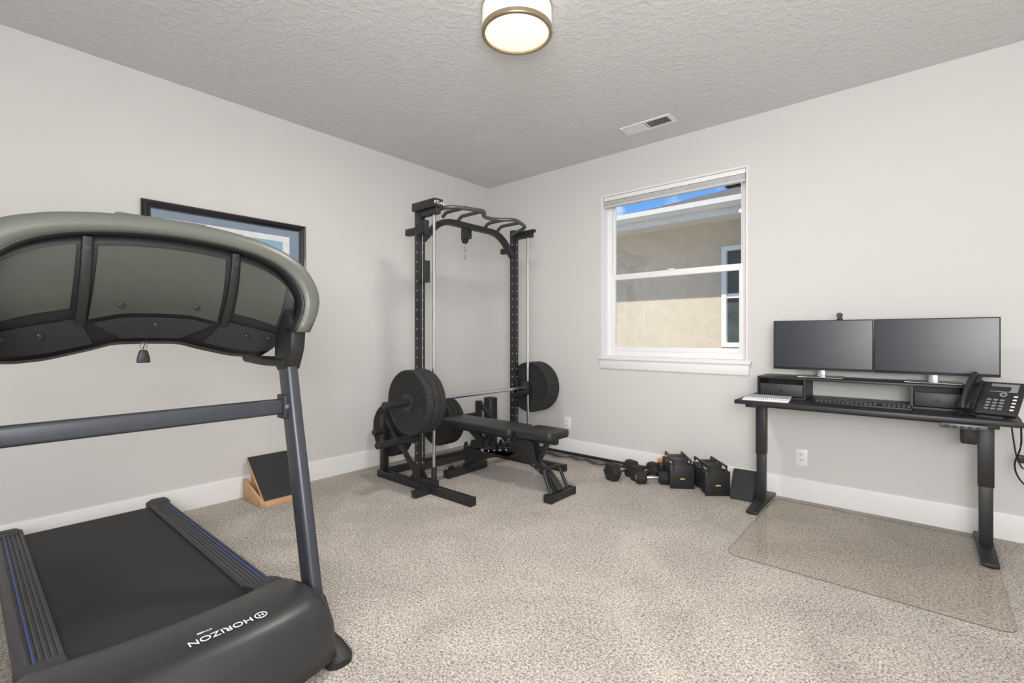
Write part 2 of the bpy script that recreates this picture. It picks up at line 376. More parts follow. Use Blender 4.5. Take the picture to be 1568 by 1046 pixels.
for sgn in (-1,1):
    pr=[(.34,.06),(.345,.10),(.345,.165),(.335,.182)]
    y=.330
    while y>.258:
        pr+= [(y,.186),(y-.006,.186),(y-.008,.181),(y-.012,.181)]; y-=.014
    pr+=[(.256,.178),(.250,.170),(.250,.06)]
    bm=bmesh.new(); xs=[XR0+.03,XH-.03]
    rings=[[bm.verts.new((x,YC+sgn*a,b+(dz(x) if b>.1 else 0))) for a,b in pr] for x in xs]
    n=len(pr)
    for i in range(n): bm.faces.new((rings[0][i],rings[0][(i+1)%n],rings[1][(i+1)%n],rings[1][i]))
    bm.faces.new(rings[0]); bm.faces.new(list(reversed(rings[1])))
    fin('side_rail',bm,'rail',g,ang=20)
    bm=bmesh.new(); addsweep(bm,[(XR0+.05,YC+sgn*.312,.1855),(XH-.04,YC+sgn*.312,.1855+.012)],rrect(.005,.004,.001)); fin('blue_stripe',bm,'blue',g)
    prism('rear_end_cap',[(.244,.05),(.35,.05),(.352,.15),(.345,.186),(.330,.195),(.27,.195),(.244,.18)],lambda a,b,t,s=sgn:(XR0-.012+t,YC+s*a,b),.07,'dkg',g,.006)
    cyl('rear_foot',(XR0+.12,YC+sgn*.27,0),(XR0+.12,YC+sgn*.27,.06),.025,'blkp',g)
    ft=rpath([(-1.86,YC+sgn*.36,0),(-1.50,YC+sgn*.36,0),(-1.50,YC+sgn*.455,0),(-1.86,YC+sgn*.455,0)],.045,5,True)
    bm=bmesh.new(); LV=[[bm.verts.new((p.x*(1-k)+(-1.70)*k,p.y+(YC+sgn*.41-p.y)*k,z)) for p in ft] for z,k in ((0,0),(.022,0),(.03,.06),(.05,.25),(.07,.6))]
    for a_,b_ in zip(LV,LV[1:]):
        for i in range(len(ft)): bm.faces.new((a_[i],a_[(i+1)%len(ft)],b_[(i+1)%len(ft)],b_[i]))
    bm.faces.new(LV[0]); bm.faces.new(LV[-1]); fin('base_foot',bm,'blkp',g,ang=30)
    yo=YC+sgn*.422
    pts=[(-1.705,yo,.03),(-1.735,yo,.10),(-1.79,yo,.32),(-1.85,yo,.56),(-1.905,yo,.78),(-1.955,yo,1.0)]
    rtube('upright',pts,.048,.088,'slate',g,up=(1,0,0),r=.016) 
    prism('upright_shoe',[(-1.80,.03),(-1.63,.03),(-1.64,.08),(-1.68,.13),(-1.70,.16),(-1.80,.16)],lambda a,b,t,s=sgn:(a,YC+s*(.372+t),b),.08,'dkg',g,.012)
    prism('console_joint',[(-2.01,.985),(-1.92,.99),(-1.875,1.08),(-1.865,1.17),(-1.92,1.24),(-2.02,1.2),(-2.03,1.05)],lambda a,b,t,s=sgn:(a,YC+s*(.395+t),b),.062,'blkp',g,.014)
    lathe('joint_bolt',[(0,0),(.02,0),(.02,.006),(.012,.01),(0,.01)],(-1.95,YC+sgn*.457,1.08),(0,sgn,0),'dkg',g,20)
    tube('handlebar',[(-1.93,YC+sgn*.41,1.025),(-2.18,YC+sgn*.41,1.022),(-2.34,YC+sgn*.41,1.03)],.021,'blkp',g,.05)
rtube('cross_bar',[(-1.945,YC-.415,.848),(-1.945,YC+.40,.848)],.035,.062,'slate',g,r=.012)
for sgn in (-1,1):
    bx('cross_bar_bracket',-1.975,-1.905,YC+sgn*.395-.010,YC+sgn*.395+.008,.80,.895,'dkg',g,.005)
    lathe('bracket_bolt',[(0,0),(.008,0),(.008,.004),(0,.005)],(-1.905,YC+sgn*.395,.85),(1,0,0),'satin',g,12)
# motor hood
ys=[-.375,-.37,-.36,-.335,-.30,-.2,-.1,0,.1,.2,.30,.335,.36,.37,.375]
HP=[(0,.184),(.03,.196),(.08,.214),(.2,.236),(.4,.252),(.6,.258),(.78,.252),(.88,.232),(.95,.195),(1,.12)]
def hz(k,y):
    for (a,za),(b2,zb2) in zip(HP,HP[1:]):
        if a<=k<=b2: z=za+(zb2-za)*(k-a)/(b2-a)
    e=max(0,(abs(y)-.31)/.065); return z-.035*e**2.5
rows=[]
ks=[0,.015,.03,.055,.08,.13,.2,.3,.4,.5,.6,.7,.78,.83,.88,.92,.95,.98,1]
for k in ks:
    r=[]
    for y in ys:
        xx=-1.88+.43*k+(.045*(1-(y/.375)**2)*(1-k))-.05*(abs(y)/.375)**3*k
        r.append((xx,YC+y,max(.06,hz(k,y))))
    r=[(r[0][0],r[0][1]-.003,r[0][2]-.02),(r[0][0],r[0][1]-.004,.05)][::-1]+r+[(r[-1][0],r[-1][1]+.003,r[-1][2]-.02),(r[-1][0],r[-1][1]+.004,.05)]
    rows.append(r)
rows.append([(p[0],p[1],.05) for p in rows[-1]])
rows.insert(0,[(p[0]+.01,p[1],.12 if .06<p[2] else .05) for p in rows[0]])
grid('motor_hood',rows,'hood',g,ang=40,thick=.004)
bx('hood_base',-1.84,-1.50,YC-.345,YC+.345,.045,.1,'blkp',g,.01)
for sgn in (-1,1):
    prism('rail_front_cap',[(-1.95,.188),(-1.88,.208),(-1.80,.218),(-1.80,.1),(-1.95,.1)],lambda a,b,t,s=sgn:(a,YC+s*(.247+t),b),.107,'dkg',g,.008)
text('hood_lettering','HORIZON',.037,basis((-1.565,.508,.2615),(0,-1,0),(1,0,-.01)),'lbl',g)
text('hood_sublettering','FITNESS',.011,basis((-1.602,.475,.2615),(0,-1,0),(1,0,.02)),'lbl',g)
lathe('hood_emblem',[(.0145,0),(.018,0),(.018,.001),(.0145,.001),(.0145,0)],(-1.565,.618,.2605),(0,0,1),'lbl',g,28)
text('hood_emblem_letter','H',.024,basis((-1.565,.618,.2615),(0,-1,0),(1,0,0)),'lbl',g)
# ---- console
def interp(tab,s):
    for a,b in zip(tab,tab[1:]):
        if a[0]<=s<=b[0]:
            k=(s-a[0])/(b[0]-a[0]); return [a[i]+(b[i]-a[i])*k for i in range(1,len(a))]
    return list(tab[-1][1:])
ARC=[(0,0,1.512),(.16,.12,1.507),(.28,.20,1.498),(.40,.29,1.482),(.52,.37,1.455),(.62,.428,1.421),(.71,.472,1.378),(.80,.505,1.32),(.88,.515,1.265),(.94,.502,1.205),(1,.467,1.135)]
BOT=[(0,0,1.112),(.16,.10,1.11),(.24,.15,1.092),(.45,.27,1.06),(.62,.34,1.052),(.8,.40,1.055),(1,.435,1.08)]
def sm(tab,s):
    h=.03; return [(interp(tab,max(0,s-h))[i]+interp(tab,s)[i]*2+interp(tab,min(1,s+h))[i])/4 for i in range(2)]
ND=24
SS=[i/ND for i in range(-ND,ND+1)]
def arcp(s,k,X,drop=0):
    dy,z=sm(ARC,abs(s)); cz=1.17
    dy*=1-(1-k)*.9; z=cz+(z-cz)*k if z>cz else z
    return Vector((X,YC+math.copysign(dy,s) if s else YC,z-drop))
def botp(s,X=-2.12):
    dy,z=sm(BOT,abs(s)); return Vector((X,YC+(math.copysign(dy,s) if s else 0),z))
def row(k,X,drop=0): return [arcp(s,k,X,drop) for s in SS]
facebot=[botp(s,-2.34)+Vector((0,0,.06)) for s in SS]
shell=[facebot,row(.93,-2.08),row(.985,-2.0),row(1.0,-1.95),row(1.0,-1.90),row(.985,-1.862),row(.955,-1.842),row(.91,-1.832),row(.83,-1.835)]
grid('console_shell',shell,'olive',g,ang=60,thick=.004)
lip=[row(.83,-1.8345),row(.815,-1.838),row(.805,-1.85),row(.81,-1.90)]
grid('console_lip',lip,'blkp',g,ang=60,thick=.003)
def U(s,t,off=0):
    a=arcp(s,.82,-1.90); b2=botp(s); p=a.lerp(b2,t); p.x+= .045*math.sin(math.pi*t)+off; return p
und=[[U(s,t) for s in SS] for t in [i/12 for i in range(13)]]
grid('console_underside',und,'blkp',g,ang=60,thick=.003)
grid('console_bottom',[[botp(s) for s in SS],[botp(s,-2.16)-Vector((0,0,.012)) for s in SS],facebot],'blkp',g,ang=60)
def patch(name,s0,s1,t0,t1,off,m,s0b=None,s1b=None,n=10):
    s0b=s0 if s0b is None else s0b; s1b=s1 if s1b is None else s1b
    rows=[]
    for i in range(n+1):
        t=t0+(t1-t0)*i/n; k=i/n; A=s0+(s0b-s0)*k; B=s1+(s1b-s1)*k
        rr=[U(A+(B-A)*q/n,t,off) for q in range(n+1)]
        rr=[U(A,t,-.004)]+rr+[U(B,t,-.004)]
        rows.append(rr)
    cx=[Vector(p)-Vector((off+.004,0,0)) for p in rows[0]]; cb=[Vector(p)-Vector((off+.004,0,0)) for p in rows[-1]]
    grid(name,[cx]+rows+[cb],m,g,ang=30)
patch('centre_panel',-.29,.29,.10,.72,.012,'panel',-.30,.30)
patch('wing_panel',.37,.70,.08,.60,.010,'panel',.38,.72)
patch('wing_panel',-.70,-.37,.08,.60,.010,'panel',-.72,-.38)
patch('centre_tongue',-.28,.28,.76,.97,.02,'dkg',-.14,.14)
patch('lower_valance',.34,.80,.70,.96,.014,'dkg',.26,.85)
patch('lower_valance',-.80,-.34,.70,.96,.014,'dkg',-.85,-.26)
for s in (-.335,.335):
    pts=[U(s,t,.02) for t in (.02,.2,.4,.6,.74)]
    rtube('console_rib',pts,.026,.02,'blkp',g,r=.004)
    p=U(s,.12,.03); lathe('rib_screw',[(0,0),(.008,0),(.008,.004),(0,.005)],p,(1,0,-.3),'dkg',g,12)
for s,t in ((-.17,.64),(.17,.64),(.5,.8),(-.5,.8),(0,.84),(.7,.78),(-.7,.78)):
    p=U(s,t,.024); lathe('screw_boss',[(0,0),(.009,0),(.009,.003),(.006,.005),(0,.004)],p,(1,0,-.4),'blk',g,14)
bx('tablet_ledge',-1.99,-1.93,YC-.13,YC+.13,1.50,1.524,'olive',g,.01)
tube('safety_cord',[U(-.02,.95,.02),(-2.07,YC-.03,1.085),(-2.065,YC-.03,1.075)],.0015,'blkp',g,n=6)
lathe('key_ring',[(.010,-.001),(.012,-.001),(.012,.001),(.010,.001),(.010,-.001)],(-2.06,YC-.03,1.094),(1,.3,0),'satin',g,18)
prism('safety_clip',[(-.010,.045),(.010,.045),(.017,.02),(.019,0),(-.019,0),(-.017,.02)],lambda a,b,t:(-2.075+t,YC-.03+a,1.035+b),.022,'blkp',g,.004)

# ---------------------------------------------------------------- slant board
g=G('slant_board',(-3.42,1.5,0))
ya,yb=1.30,1.62
for y in (ya,yb-.018):
    prism('wood_side',[(-3.595,0),(-3.29,0),(-3.285,.03),(-3.32,.05),(-3.56,.13),(-3.595,.13)],lambda a,b,t,y=y:(a,y+t,b),.018,'wood',g,.002)
bx('wood_front_rail',-3.30,-3.28,ya+.018,yb-.018,0,.035,'wood',g,.002)
prism('ramp_board',[(-3.30,.035),(-3.31,.022),(-3.59,.26),(-3.582,.275)],lambda a,b,t:(a,ya+.02+t,b),yb-ya-.04,'wood',g,.001)
prism('grip_surface',[(-3.303,.040),(-3.300,.036),(-3.580,.274),(-3.583,.279)],lambda a,b,t:(a,ya+.024+t,b),yb-ya-.048,'grip',g)
prism('prop_leg',[(-3.595,.0),(-3.58,.0),(-3.57,.24),(-3.585,.24)],lambda a,b,t:(a,ya+.05+t,b),yb-ya-.1,'wood',g,.001)

# ---------------------------------------------------------------- power rack
RX=-2.82; YA,YD=2.23,3.30; RC=(YA+YD)/2; SX=-3.27
g=G('power_rack',(RX,RC,0)); hp=.026
for y in (YA,YD):
    bx('base_rail',-3.33,-2.27,y-.028,y+.028,.0,.056,'blk',g,.004)
    bx('rail_end_cap',-2.272,-2.262,y-.029,y+.029,0,.058,'blkp',g,.002)
    bx('upright',RX-.03,RX+.03,y-hp,y+hp,.056,2.08,'blk',g,.004)
    bm=bmesh.new()
    for i in range(26):
        z=.2+i*.07
        addlathe(bm,[(.0,0),(.008,0),(.008,.0012),(0,.0012)],(RX+.0295,y,z),(1,0,0),12)
        addlathe(bm,[(.0,0),(.008,0),(.008,.0012),(0,.0012)],(RX,y-hp+.0005,z),(0,-1,0),12)
    fin('adjustment_holes',bm,'hole',g)
    for sx in (-1,1):
        prism('gusset',[(RX+sx*.03,.056),(RX+sx*.12,.056),(RX+sx*.03,.17)],lambda a,b,t,y=y:(a,y-.004+t,b),.008,'blk',g)
    cyl('guide_rod',(-2.66,y,.09),(-2.66,y,2.01),.0115,'chrome',g,16)
    bx('rod_foot',-2.79,-2.63,y-.022,y+.022,.056,.095,'blk',g,.003)
    cyl('rod_collar',(-2.66,y,.095),(-2.66,y,.19),.02,'blkp',g)
    bx('rod_top_bracket',-2.79,-2.61,y-.022,y+.022,1.995,2.04,'blk',g,.003)
    bx('rear_post',SX-.025,SX+.025,y-.025,y+.025,.056,.50,'blk',g,.003)
    prism('rear_brace',[(SX+.02,.46),(SX+.02,.50),(RX-.03,.12),(RX-.03,.08)],lambda a,b,t,y=y:(a,y-.015+t,b),.03,'blk',g)
    bx('top_rail',-2.97,-2.85,y-.022,y+.022,1.88,1.93,'blk',g,.003)
bx('bottom_rear_crossmember',-3.325,-3.275,YA+.03,YD-.03,.005,.055,'blk',g,.003)
rtube('bottom_link',[(RX,YA+.03,.16),(RX,YD-.03,.16)],.05,.05,'blk',g)
cyl('rear_storage_bar',(SX,YA-.1,.37),(SX,YD-.02,.37),.025,'blk',g)
bx('stabiliser_foot',-2.715,-2.665,2.07,2.21,.0,.05,'blk',g,.004)
rtube('arched_crossmember',[(RX,YA+.025,1.84),(RX,YA+.20,2.02),(RX,YD-.20,2.02),(RX,YD-.025,1.84)],.045,.05,'blk',g,rad=.12,up=(1,0,0))
zt=2.065
tube('pull_up_bar',[(RX,YA+.03,zt-.03),(-2.60,YA+.10,zt),(-2.50,YA+.36,zt),(-2.63,YA+.47,zt),(-2.63,YD-.47,zt),(-2.50,YD-.36,zt),(-2.60,YD-.10,zt),(RX,YD-.03,zt-.03)],.015,'grey',g,rad=.06)
for y in (YA+.22,YA+.38,YD-.38,YD-.22):
    tube('neutral_grip',[(RX,y,2.045),(-2.78,y,zt+.01),(-2.57,y,zt+.01),(-2.545,y,zt)],.014,'grey',g,rad=.03)
bx('end_bracket',-2.84,-2.58,YD-.018,YD+.018,2.035,2.06,'blk',g,.003)
bx('top_plate',-2.86,-2.60,YA-.045,YA+.035,2.04,2.10,'blk',g,.005)
text('plate_lettering','ATLAS',.032,basis((-2.599,YA-.005,2.07),(0,1,0),(0,0,1)),'lbl',g)
bx('pulley_housing',-2.80,-2.70,YA-.05,YA-.01,1.86,1.96,'blk',g,.006)
lathe('pulley_wheel',[(0,0),(.045,0),(.045,.004),(.036,.009),(.045,.014),(.045,.018),(0,.018)],(-2.74,YA-.05,1.90),(0,-1,0),'blkp',g,24)
bx('pin_carriage',-2.785,-2.75,YA-.04,YA+.04,1.52,1.68,'blk',g,.004)
bx('pin_carriage',-2.785,-2.75,YD-.04,YD+.04,.62,.74,'blk',g,.004)
tube('steel_cable',[(-2.74,YA-.04,1.86),(-2.74,YA-.04,.25)],.0028,'satin',g,n=8)
bx('lat_pulley_plate',-2.93,-2.84,RC-.02,RC+.02,1.93,2.02,'blk',g,.003)
lathe('lat_pulley',[(0,0),(.035,0),(.035,.004),(.026,.009),(.035,.014),(.035,.018),(0,.018)],(-2.90,RC-.009,1.93),(0,1,0),'blkp',g,24)
tube('lat_cable',[(-2.90,RC,1.93),(-2.90,RC,1.86)],.003,'satin',g,n=8)
for i in range(3):
    bm=bmesh.new(); pp=[]
    for k in range(14):
        a=2*math.pi*k/14; pp.append(Vector((-2.90+(.010*math.cos(a) if i%2 else 0),RC+(0 if i%2 else .010*math.cos(a)),1.845-i*.03+.02*math.sin(a))))
    addsweep(bm,pp,circ(.003,6),up=((0,1,0) if i%2 else (1,0,0)),closed=True); fin('chain_link',bm,'chrome',g)
cyl('storage_peg',(RX,YA-.03,.38),(RX,1.86,.38),.024,'blk',g)
lathe('peg_collar',[(.024,0),(.035,0),(.035,.012),(.024,.012)],(RX,YA-.05,.38),(0,-1,0),'blk',g)
for y in (YA,YD):
    prism('j_hook',[(RX+.03,.58),(RX+.07,.58),(-2.63,.62),(-2.62,.69),(-2.635,.69),(-2.65,.645),(RX+.05,.635),(RX+.05,.76),(RX+.03,.76)],lambda a,b,t,y=y:(a,y-.04+t,b),.012,'blk',g,.002)

def plate(bm,y,th,r,x,z,sg=1):
    h=th
    addlathe(bm,[(.026,0),(.05,0),(.055,h*.18),(r*.55,h*.22),(r*.62,h*.12),(r*.9,h*.10),(r*.93,0),(r*.985,0.001),(r,h*.12),(r,h*.88),(r*.985,h),(r*.93,h),(r*.9,h*.9),(r*.62,h*.88),(r*.55,h*.78),(.055,h*.82),(.05,h),(.026,h),(.026,0)],(x,y,z),(0,1,0),48)
g=G('loaded_barbell',(-2.66,RC,.668)); bxX,bz=-2.66-.035,.668
cyl('bar_shaft',(bxX,1.99,bz),(bxX,3.56,bz),.0145,'chrome',g,20)
for s,ye in ((-1,1.83),(1,3.70)):
    cyl('sleeve',(bxX,RC+s*(.575),bz),(bxX,ye,bz),.0245,'blk',g,24)
    lathe('collar',[(.0,0),(.038,0),(.038,.025),(0,.025)],(bxX,RC+s*.555,bz),(0,s,0),'satin',g,24)
    lathe('hub_ring',[(.0255,0),(.06,0),(.06,.003),(.0255,.003)],(bxX,2.018 if s<0 else 3.518,bz),(0,s,0),'dkg',g,32)
for y in (YA,YD):
    bx('bearing_carriage',bxX-.03,bxX+.06,y-.028,y+.028,bz-.06,bz+.06,'blk',g,.008)
bm=bmesh.new()
for y0,th in ((2.135,.045),(2.082,.05),(2.02,.058)): plate(bm,y0,th,.225,bxX,bz)
fin('bumper_plates',bm,'bumper',g)
bm=bmesh.new()
for y0,th in ((3.355,.045),(3.404,.05),(3.458,.058)): plate(bm,y0,th,.225,bxX,bz)
fin('bumper_plates',bm,'bumper',g)
for y0 in (2.262,2.315,2.76,2.815,2.87):
    g2=G('stored_weight_plate',(SX,y0,.37)); bm=bmesh.new(); plate(bm,y0,.045,.21,SX,.37); fin('plate_body',bm,'bumper',g2)

g=G('foam_roller',(-3.36,3.56,0))
lathe('roller_body',[(.03,.0),(.062,.0),(.068,.006),(.068,.494),(.062,.5),(.03,.5),(.03,.0)],(-3.36,3.56,0),(0,0,1),'blkpad',g,32)

# ---------------------------------------------------------------- bench
BY=2.74
g=G('weight_bench',(-2.4,BY,0))
def pad(name,x0,x1,w0,w1,z0,z1,zt0,m='blkpad'):
    poly=[(x0,-w0/2),(x0,w0/2),(x1,w1/2),(x1,-w1/2)]
    bm=bmesh.new()
    pts=rpath([(a,b2,0) for a,b2 in poly],.05,5,True)
    A=[bm.verts.new((p.x,BY+p.y,z0+(p.x-x0)*zt0)) for p in pts]; B=[bm.verts.new((p.x,BY+p.y,z1+(p.x-x0)*zt0)) for p in pts]
    bm.faces.new(A); bm.faces.new(list(reversed(B)))
    for i in range(len(A)):
        j2=(i+1)%len(A); bm.faces.new((A[i],B[i],B[j2],A[j2]))
    bmesh.ops.recalc_face_normals(bm,faces=bm.faces[:])
    hor=[e for e in bm.edges if abs(e.verts[0].co.z-e.verts[1].co.z)<.02]
    bmesh.ops.bevel(bm,geom=hor,offset=.014,segments=3,profile=.5,affect='EDGES')
    return fin(name,bm,m,g,ang=50)
pad('back_pad',-3.04,-2.26,.26,.30,.395,.45,0)
pad('seat_pad',-2.23,-1.91,.30,.24,.40,.455,.03)
for s in (-1,1):
    rtube('pad_rail',[(-2.95,BY+s*.06,.38),(-2.26,BY+s*.06,.38)],.03,.03,'blk',g)
rtube('seat_rail',[(-2.27,BY,.375),(-1.95,BY,.385)],.05,.04,'blk',g)
main=[(-2.86,BY,.055),(-2.62,BY,.20),(-2.38,BY,.26),(-2.16,BY,.23),(-2.0,BY,.13),(-1.93,BY,.045)]
rtube('main_beam',main,.06,.055,'blk',g,rad=.12,up=(0,1,0))
for dy in (-.04,.03):
    prism('hinge_tower',[(-2.36,.25),(-2.10,.22),(-2.14,.37),(-2.30,.38)],lambda a,b,t,dy=dy:(a,BY+dy+t,b),.01,'blk',g,.002)
teeth=[(-2.86,.13)]
for i in range(7):
    x=-2.84+i*.075; z=.19+.085*math.sin(math.pi*min(1,(i+1)/8)); teeth+=[(x,z+.0),(x+.012,z+.045),(x+.035,z+.05),(x+.045,z+.01)]
teeth+=[(-2.30,.26),(-2.40,.22),(-2.62,.17),(-2.80,.10)]
for s in (-1,1):
    prism('angle_ladder',teeth,lambda a,b,t,s=s:(a,BY+s*.045-.004+t,b),.008,'blk',g)
rtube('back_strut',[(-2.80,BY,.37),(-2.60,BY,.24)],.06,.03,'blk',g,up=(0,1,0))
cyl('strut_pin',(-2.60,BY-.09,.245),(-2.60,BY+.09,.245),.011,'satin',g)
for i in range(5):
    x=-2.17+.04*i; z=.235-.032*i; lathe('seat_hole',[(0,0),(.008,0),(.008,.002),(0,.002)],(x,BY-.030,z),(0,-1,0),'satin',g,12)
    lathe('angle_number',[(0,0),(.006,0),(.006,.002),(0,.002)],(-2.62+.06*i,BY-.0485,.225+.012*i),(0,-1,0),'lbl',g,8)
rtube('seat_strut',[(-2.02,BY,.385),(-2.10,BY,.24)],.035,.03,'blk',g,up=(0,1,0))
rtube('rear_foot',[(-2.86,BY-.22,.035),(-2.86,BY+.22,.035)],.06,.06,'blk',g)
rtube('front_foot',[(-1.92,BY-.13,.025),(-1.92,BY+.13,.025)],.06,.05,'blk',g)
for s in (-1,1): bx('foot_cap',-1.955,-1.885,BY+s*.135-.015,BY+s*.135+.015,0,.055,'blkp',g,.006)
tube('front_handle',[(-1.93,BY-.10,.05),(-2.0,BY-.09,.20),(-2.0,BY+.09,.20),(-1.93,BY+.10,.05)],.012,'blk',g,rad=.03)
for s in (-1,1): lathe('wheel',[(0,0),(.03,0),(.035,.004),(.035,.021),(.03,.025),(0,.025)],(-2.92,BY+s*.12,.035),(0,1,0),'blkp',g,24)

# ---------------------------------------------------------------- floor gear along the wall
g=G('olympic_barbell',(-2.4,3.74,.025))
cyl('shaft',(-2.95,3.755,.027),(-1.75,3.755,.027),.014,'blk',g)
cyl('sleeve',(-1.75,3.755,.027),(-1.40,3.755,.027),.025,'blk',g); cyl('sleeve',(-3.20,3.755,.027),(-2.95,3.755,.027),.025,'blk',g)
g=G('curl_bar',(-2.4,3.63,.025))
zz=.026; ox=-.33
tube('curved_shaft',[(a+ox,b+.02,zz) for a,b in [(-2.45,3.63),(-2.32,3.63),(-2.24,3.59),(-2.12,3.66),(-2.04,3.62),(-1.96,3.66),(-1.84,3.59),(-1.76,3.63),(-1.68,3.63)]],.014,'grey',g,rad=.03)
cyl('sleeve',(-2.66+ox,3.65,zz),(-2.45+ox,3.65,zz),.025,'grey',g); cyl('sleeve',(-1.68+ox,3.65,zz),(-1.50+ox-.06,3.65,zz),.025,'grey',g)

def hexdb(x,y,rz,r,L,lab=None):
    g=G('hex_dumbbell',(x,y,0),R(rz),local=True)
    h=r*math.cos(R(30))
    for s in (-1,1):
        bm=bmesh.new(); n=6; rings=[]
        for k,hh in ((.62,.0),(.95,.012),(1,.03),(1,.065),(.9,.078),(.5,.08)):
            rings.append([bm.verts.new((s*(L/2+hh),r*k*math.cos(R(60*i)),h+r*k*math.sin(R(60*i)))) for i in range(6)])
        for a,b2 in zip(rings,rings[1:]):
            for i in range(6): bm.faces.new((a[i],a[(i+1)%6],b2[(i+1)%6],b2[i]))
        bm.faces.new(rings[0]); bm.faces.new(rings[-1])
        bmesh.ops.recalc_face_normals(bm,faces=bm.faces[:])
        o=fin('hex_head',bm,'bumper',g,ang=25)
        if lab: text('weight_number',lab,.045,basis((s*(L/2+.0805),0,h),(0,s,0),(0,0,1)),'lbl',g)
    lathe('handle',[(.012,-L/2),(.014,-L/4),(.0165,0),(.014,L/4),(.012,L/2)],(0,0,h),(1,0,0),'satin',g,16)
hexdb(-1.815,3.44,70,.075,.11)
hexdb(-1.67,3.55,75,.066,.10)
hexdb(-1.575,3.47,35,.052,.09,'15')
g=G('orange_clamp',(-1.60,3.70,0),R(20),local=True)
bx('clamp_body',-.03,.03,-.02,.02,.115,.14,'org',g,.005); bx('clamp_jaw',-.03,.03,-.014,.014,0,.115,'dkg',g,.004)
def blockdb(x,y,rz):
    g=G('adjustable_dumbbell',(x,y,0),R(rz),local=True); k=1.12
    g.e.scale=(k,k,k)
    bm=bmesh.new()
    for s in (-1,1):
        for i in range(6):
            xx=s*(.05+i*.0115); hh=.155-.004*abs(i-3)
            addbox(bm,(xx,0,.008+hh/2),(.0095,.145,hh),.003)
    fin('end_plates',bm,'blkp',g)
    bm=bmesh.new()
    for s in (-1,1):
        for i in range(5): addbox(bm,(0,s*(.073),.03+i*.026),(.232,.005,.012),.001)
    fin('side_rails',bm,'blkp',g)
    for s in (-1,1):
        bx('end_shell',s*.113,s*.122,-.078,.078,0,.155,'blkp',g,.004)
        bx('rail_label',s*.060,s*.108,-.072,-.06,.166,.168,'yel',g); bx('rail_label_b',s*.06,s*.108,.05,.072,.166,.168,'lbl',g)
        bx('inner_wall',s*.038,s*.044,-.06,.06,.01,.19,'dkg',g,.003)
    for s in (-1,1): cyl('top_bridge',(-.12,s*.055,.186),(.12,s*.055,.186),.007,'blk',g)
    for s in (-1,1):
        for q in (-1,1): cyl('bridge_post',(q*.118,s*.055,.12),(q*.118,s*.055,.186),.006,'blk',g)
    cyl('handle',(-.04,0,.10),(.04,0,.10),.017,'dkg',g)
    bx('selector_pin',.122,.134,-.016,.016,.064,.072,'yel',g,.003)
blockdb(-1.43,3.60,-55); blockdb(-1.19,3.60,-50)
g=G('foam_wedge_block',(-.96,3.60,0),R(4),local=True)
prism('wedge_body',[(-.10,0),(.085,0),(.085,.17),(.03,.185)],lambda a,b,t:(-.075+t,a,b),.15,'grip',g,.012)

# ---------------------------------------------------------------- desk
DZ=.73; dx0,dx1,dy0,dy1=-.905,.345,3.18,3.775
g=G('standing_desk',(-.27,3.48,0))
bx('desktop',dx0,dx1,dy0,dy1,DZ-.025,DZ,'desk',g,.004)
for x in (-.828,.242):
    prism('foot',[(3.27,.006),(3.775,.006),(3.775,.022),(3.60,.038),(3.46,.038),(3.27,.022)],lambda a,b,t,x=x:(x-.033+t,a,b),.066,'desk',g,.003)
    for yy in (3.29,3.755): cyl('levelling_pad',(x,yy,0),(x,yy,.01),.018,'blkp',g)
    bx('leg_outer',x-.031,x+.031,3.495,3.55,.34,DZ-.05,'desk',g,.004)
    bx('leg_inner',x-.027,x+.027,3.499,3.546,.03,.36,'desk',g,.004)
    bx('desk_bracket',x-.03,x+.03,3.25,3.74,DZ-.05,DZ-.025,'desk',g,.003)
bx('cross_beam',-.80,.22,3.49,3.55,DZ-.075,DZ-.03,'desk',g,.003)
bx('control_box',-.45,-.2,3.58,3.68,DZ-.065,DZ-.026,'desk',g,.004)
bx('motor',.14,.205,3.40,3.47,DZ-.16,DZ-.03,'blkp',g,.01)
bx('keypad',.055,.225,3.155,3.22,DZ-.05,DZ-.026,'grey',g,.004)
for i in range(5): bx('keypad_button',.075+i*.027,.09+i*.027,3.152,3.157,DZ-.045,DZ-.034,'blkp',g,.001)

g=G('monitor_riser',(-.33,3.58,DZ)); ry0,ry1=3.44,3.70; rz0,rz1=DZ,DZ+.135
bx('shelf',-.835,.165,ry0,ry1,rz1-.014,rz1,'desk',g,.002)
for a,b2 in ((-.835,-.56),(-.06,.165)):
    boxes('drawer_case',[(a,a+.012,ry0,ry1,rz0,rz1-.014),(b2-.012,b2,ry0,ry1,rz0,rz1-.014),(a+.012,b2-.012,ry1-.01,ry1,rz0,rz1-.014),(a+.012,b2-.012,ry0,ry1-.01,rz0,rz0+.01)],'desk',g)
    bx('drawer_front',a+.016,b2-.016,ry0+.004,ry0+.016,rz0+.014,rz1-.045,'dkg',g,.003)
    cyl('drawer_knob',((a+b2)/2,ry0+.004,rz0+.05),((a+b2)/2,ry0-.008,rz0+.05),.007,'blkp',g)

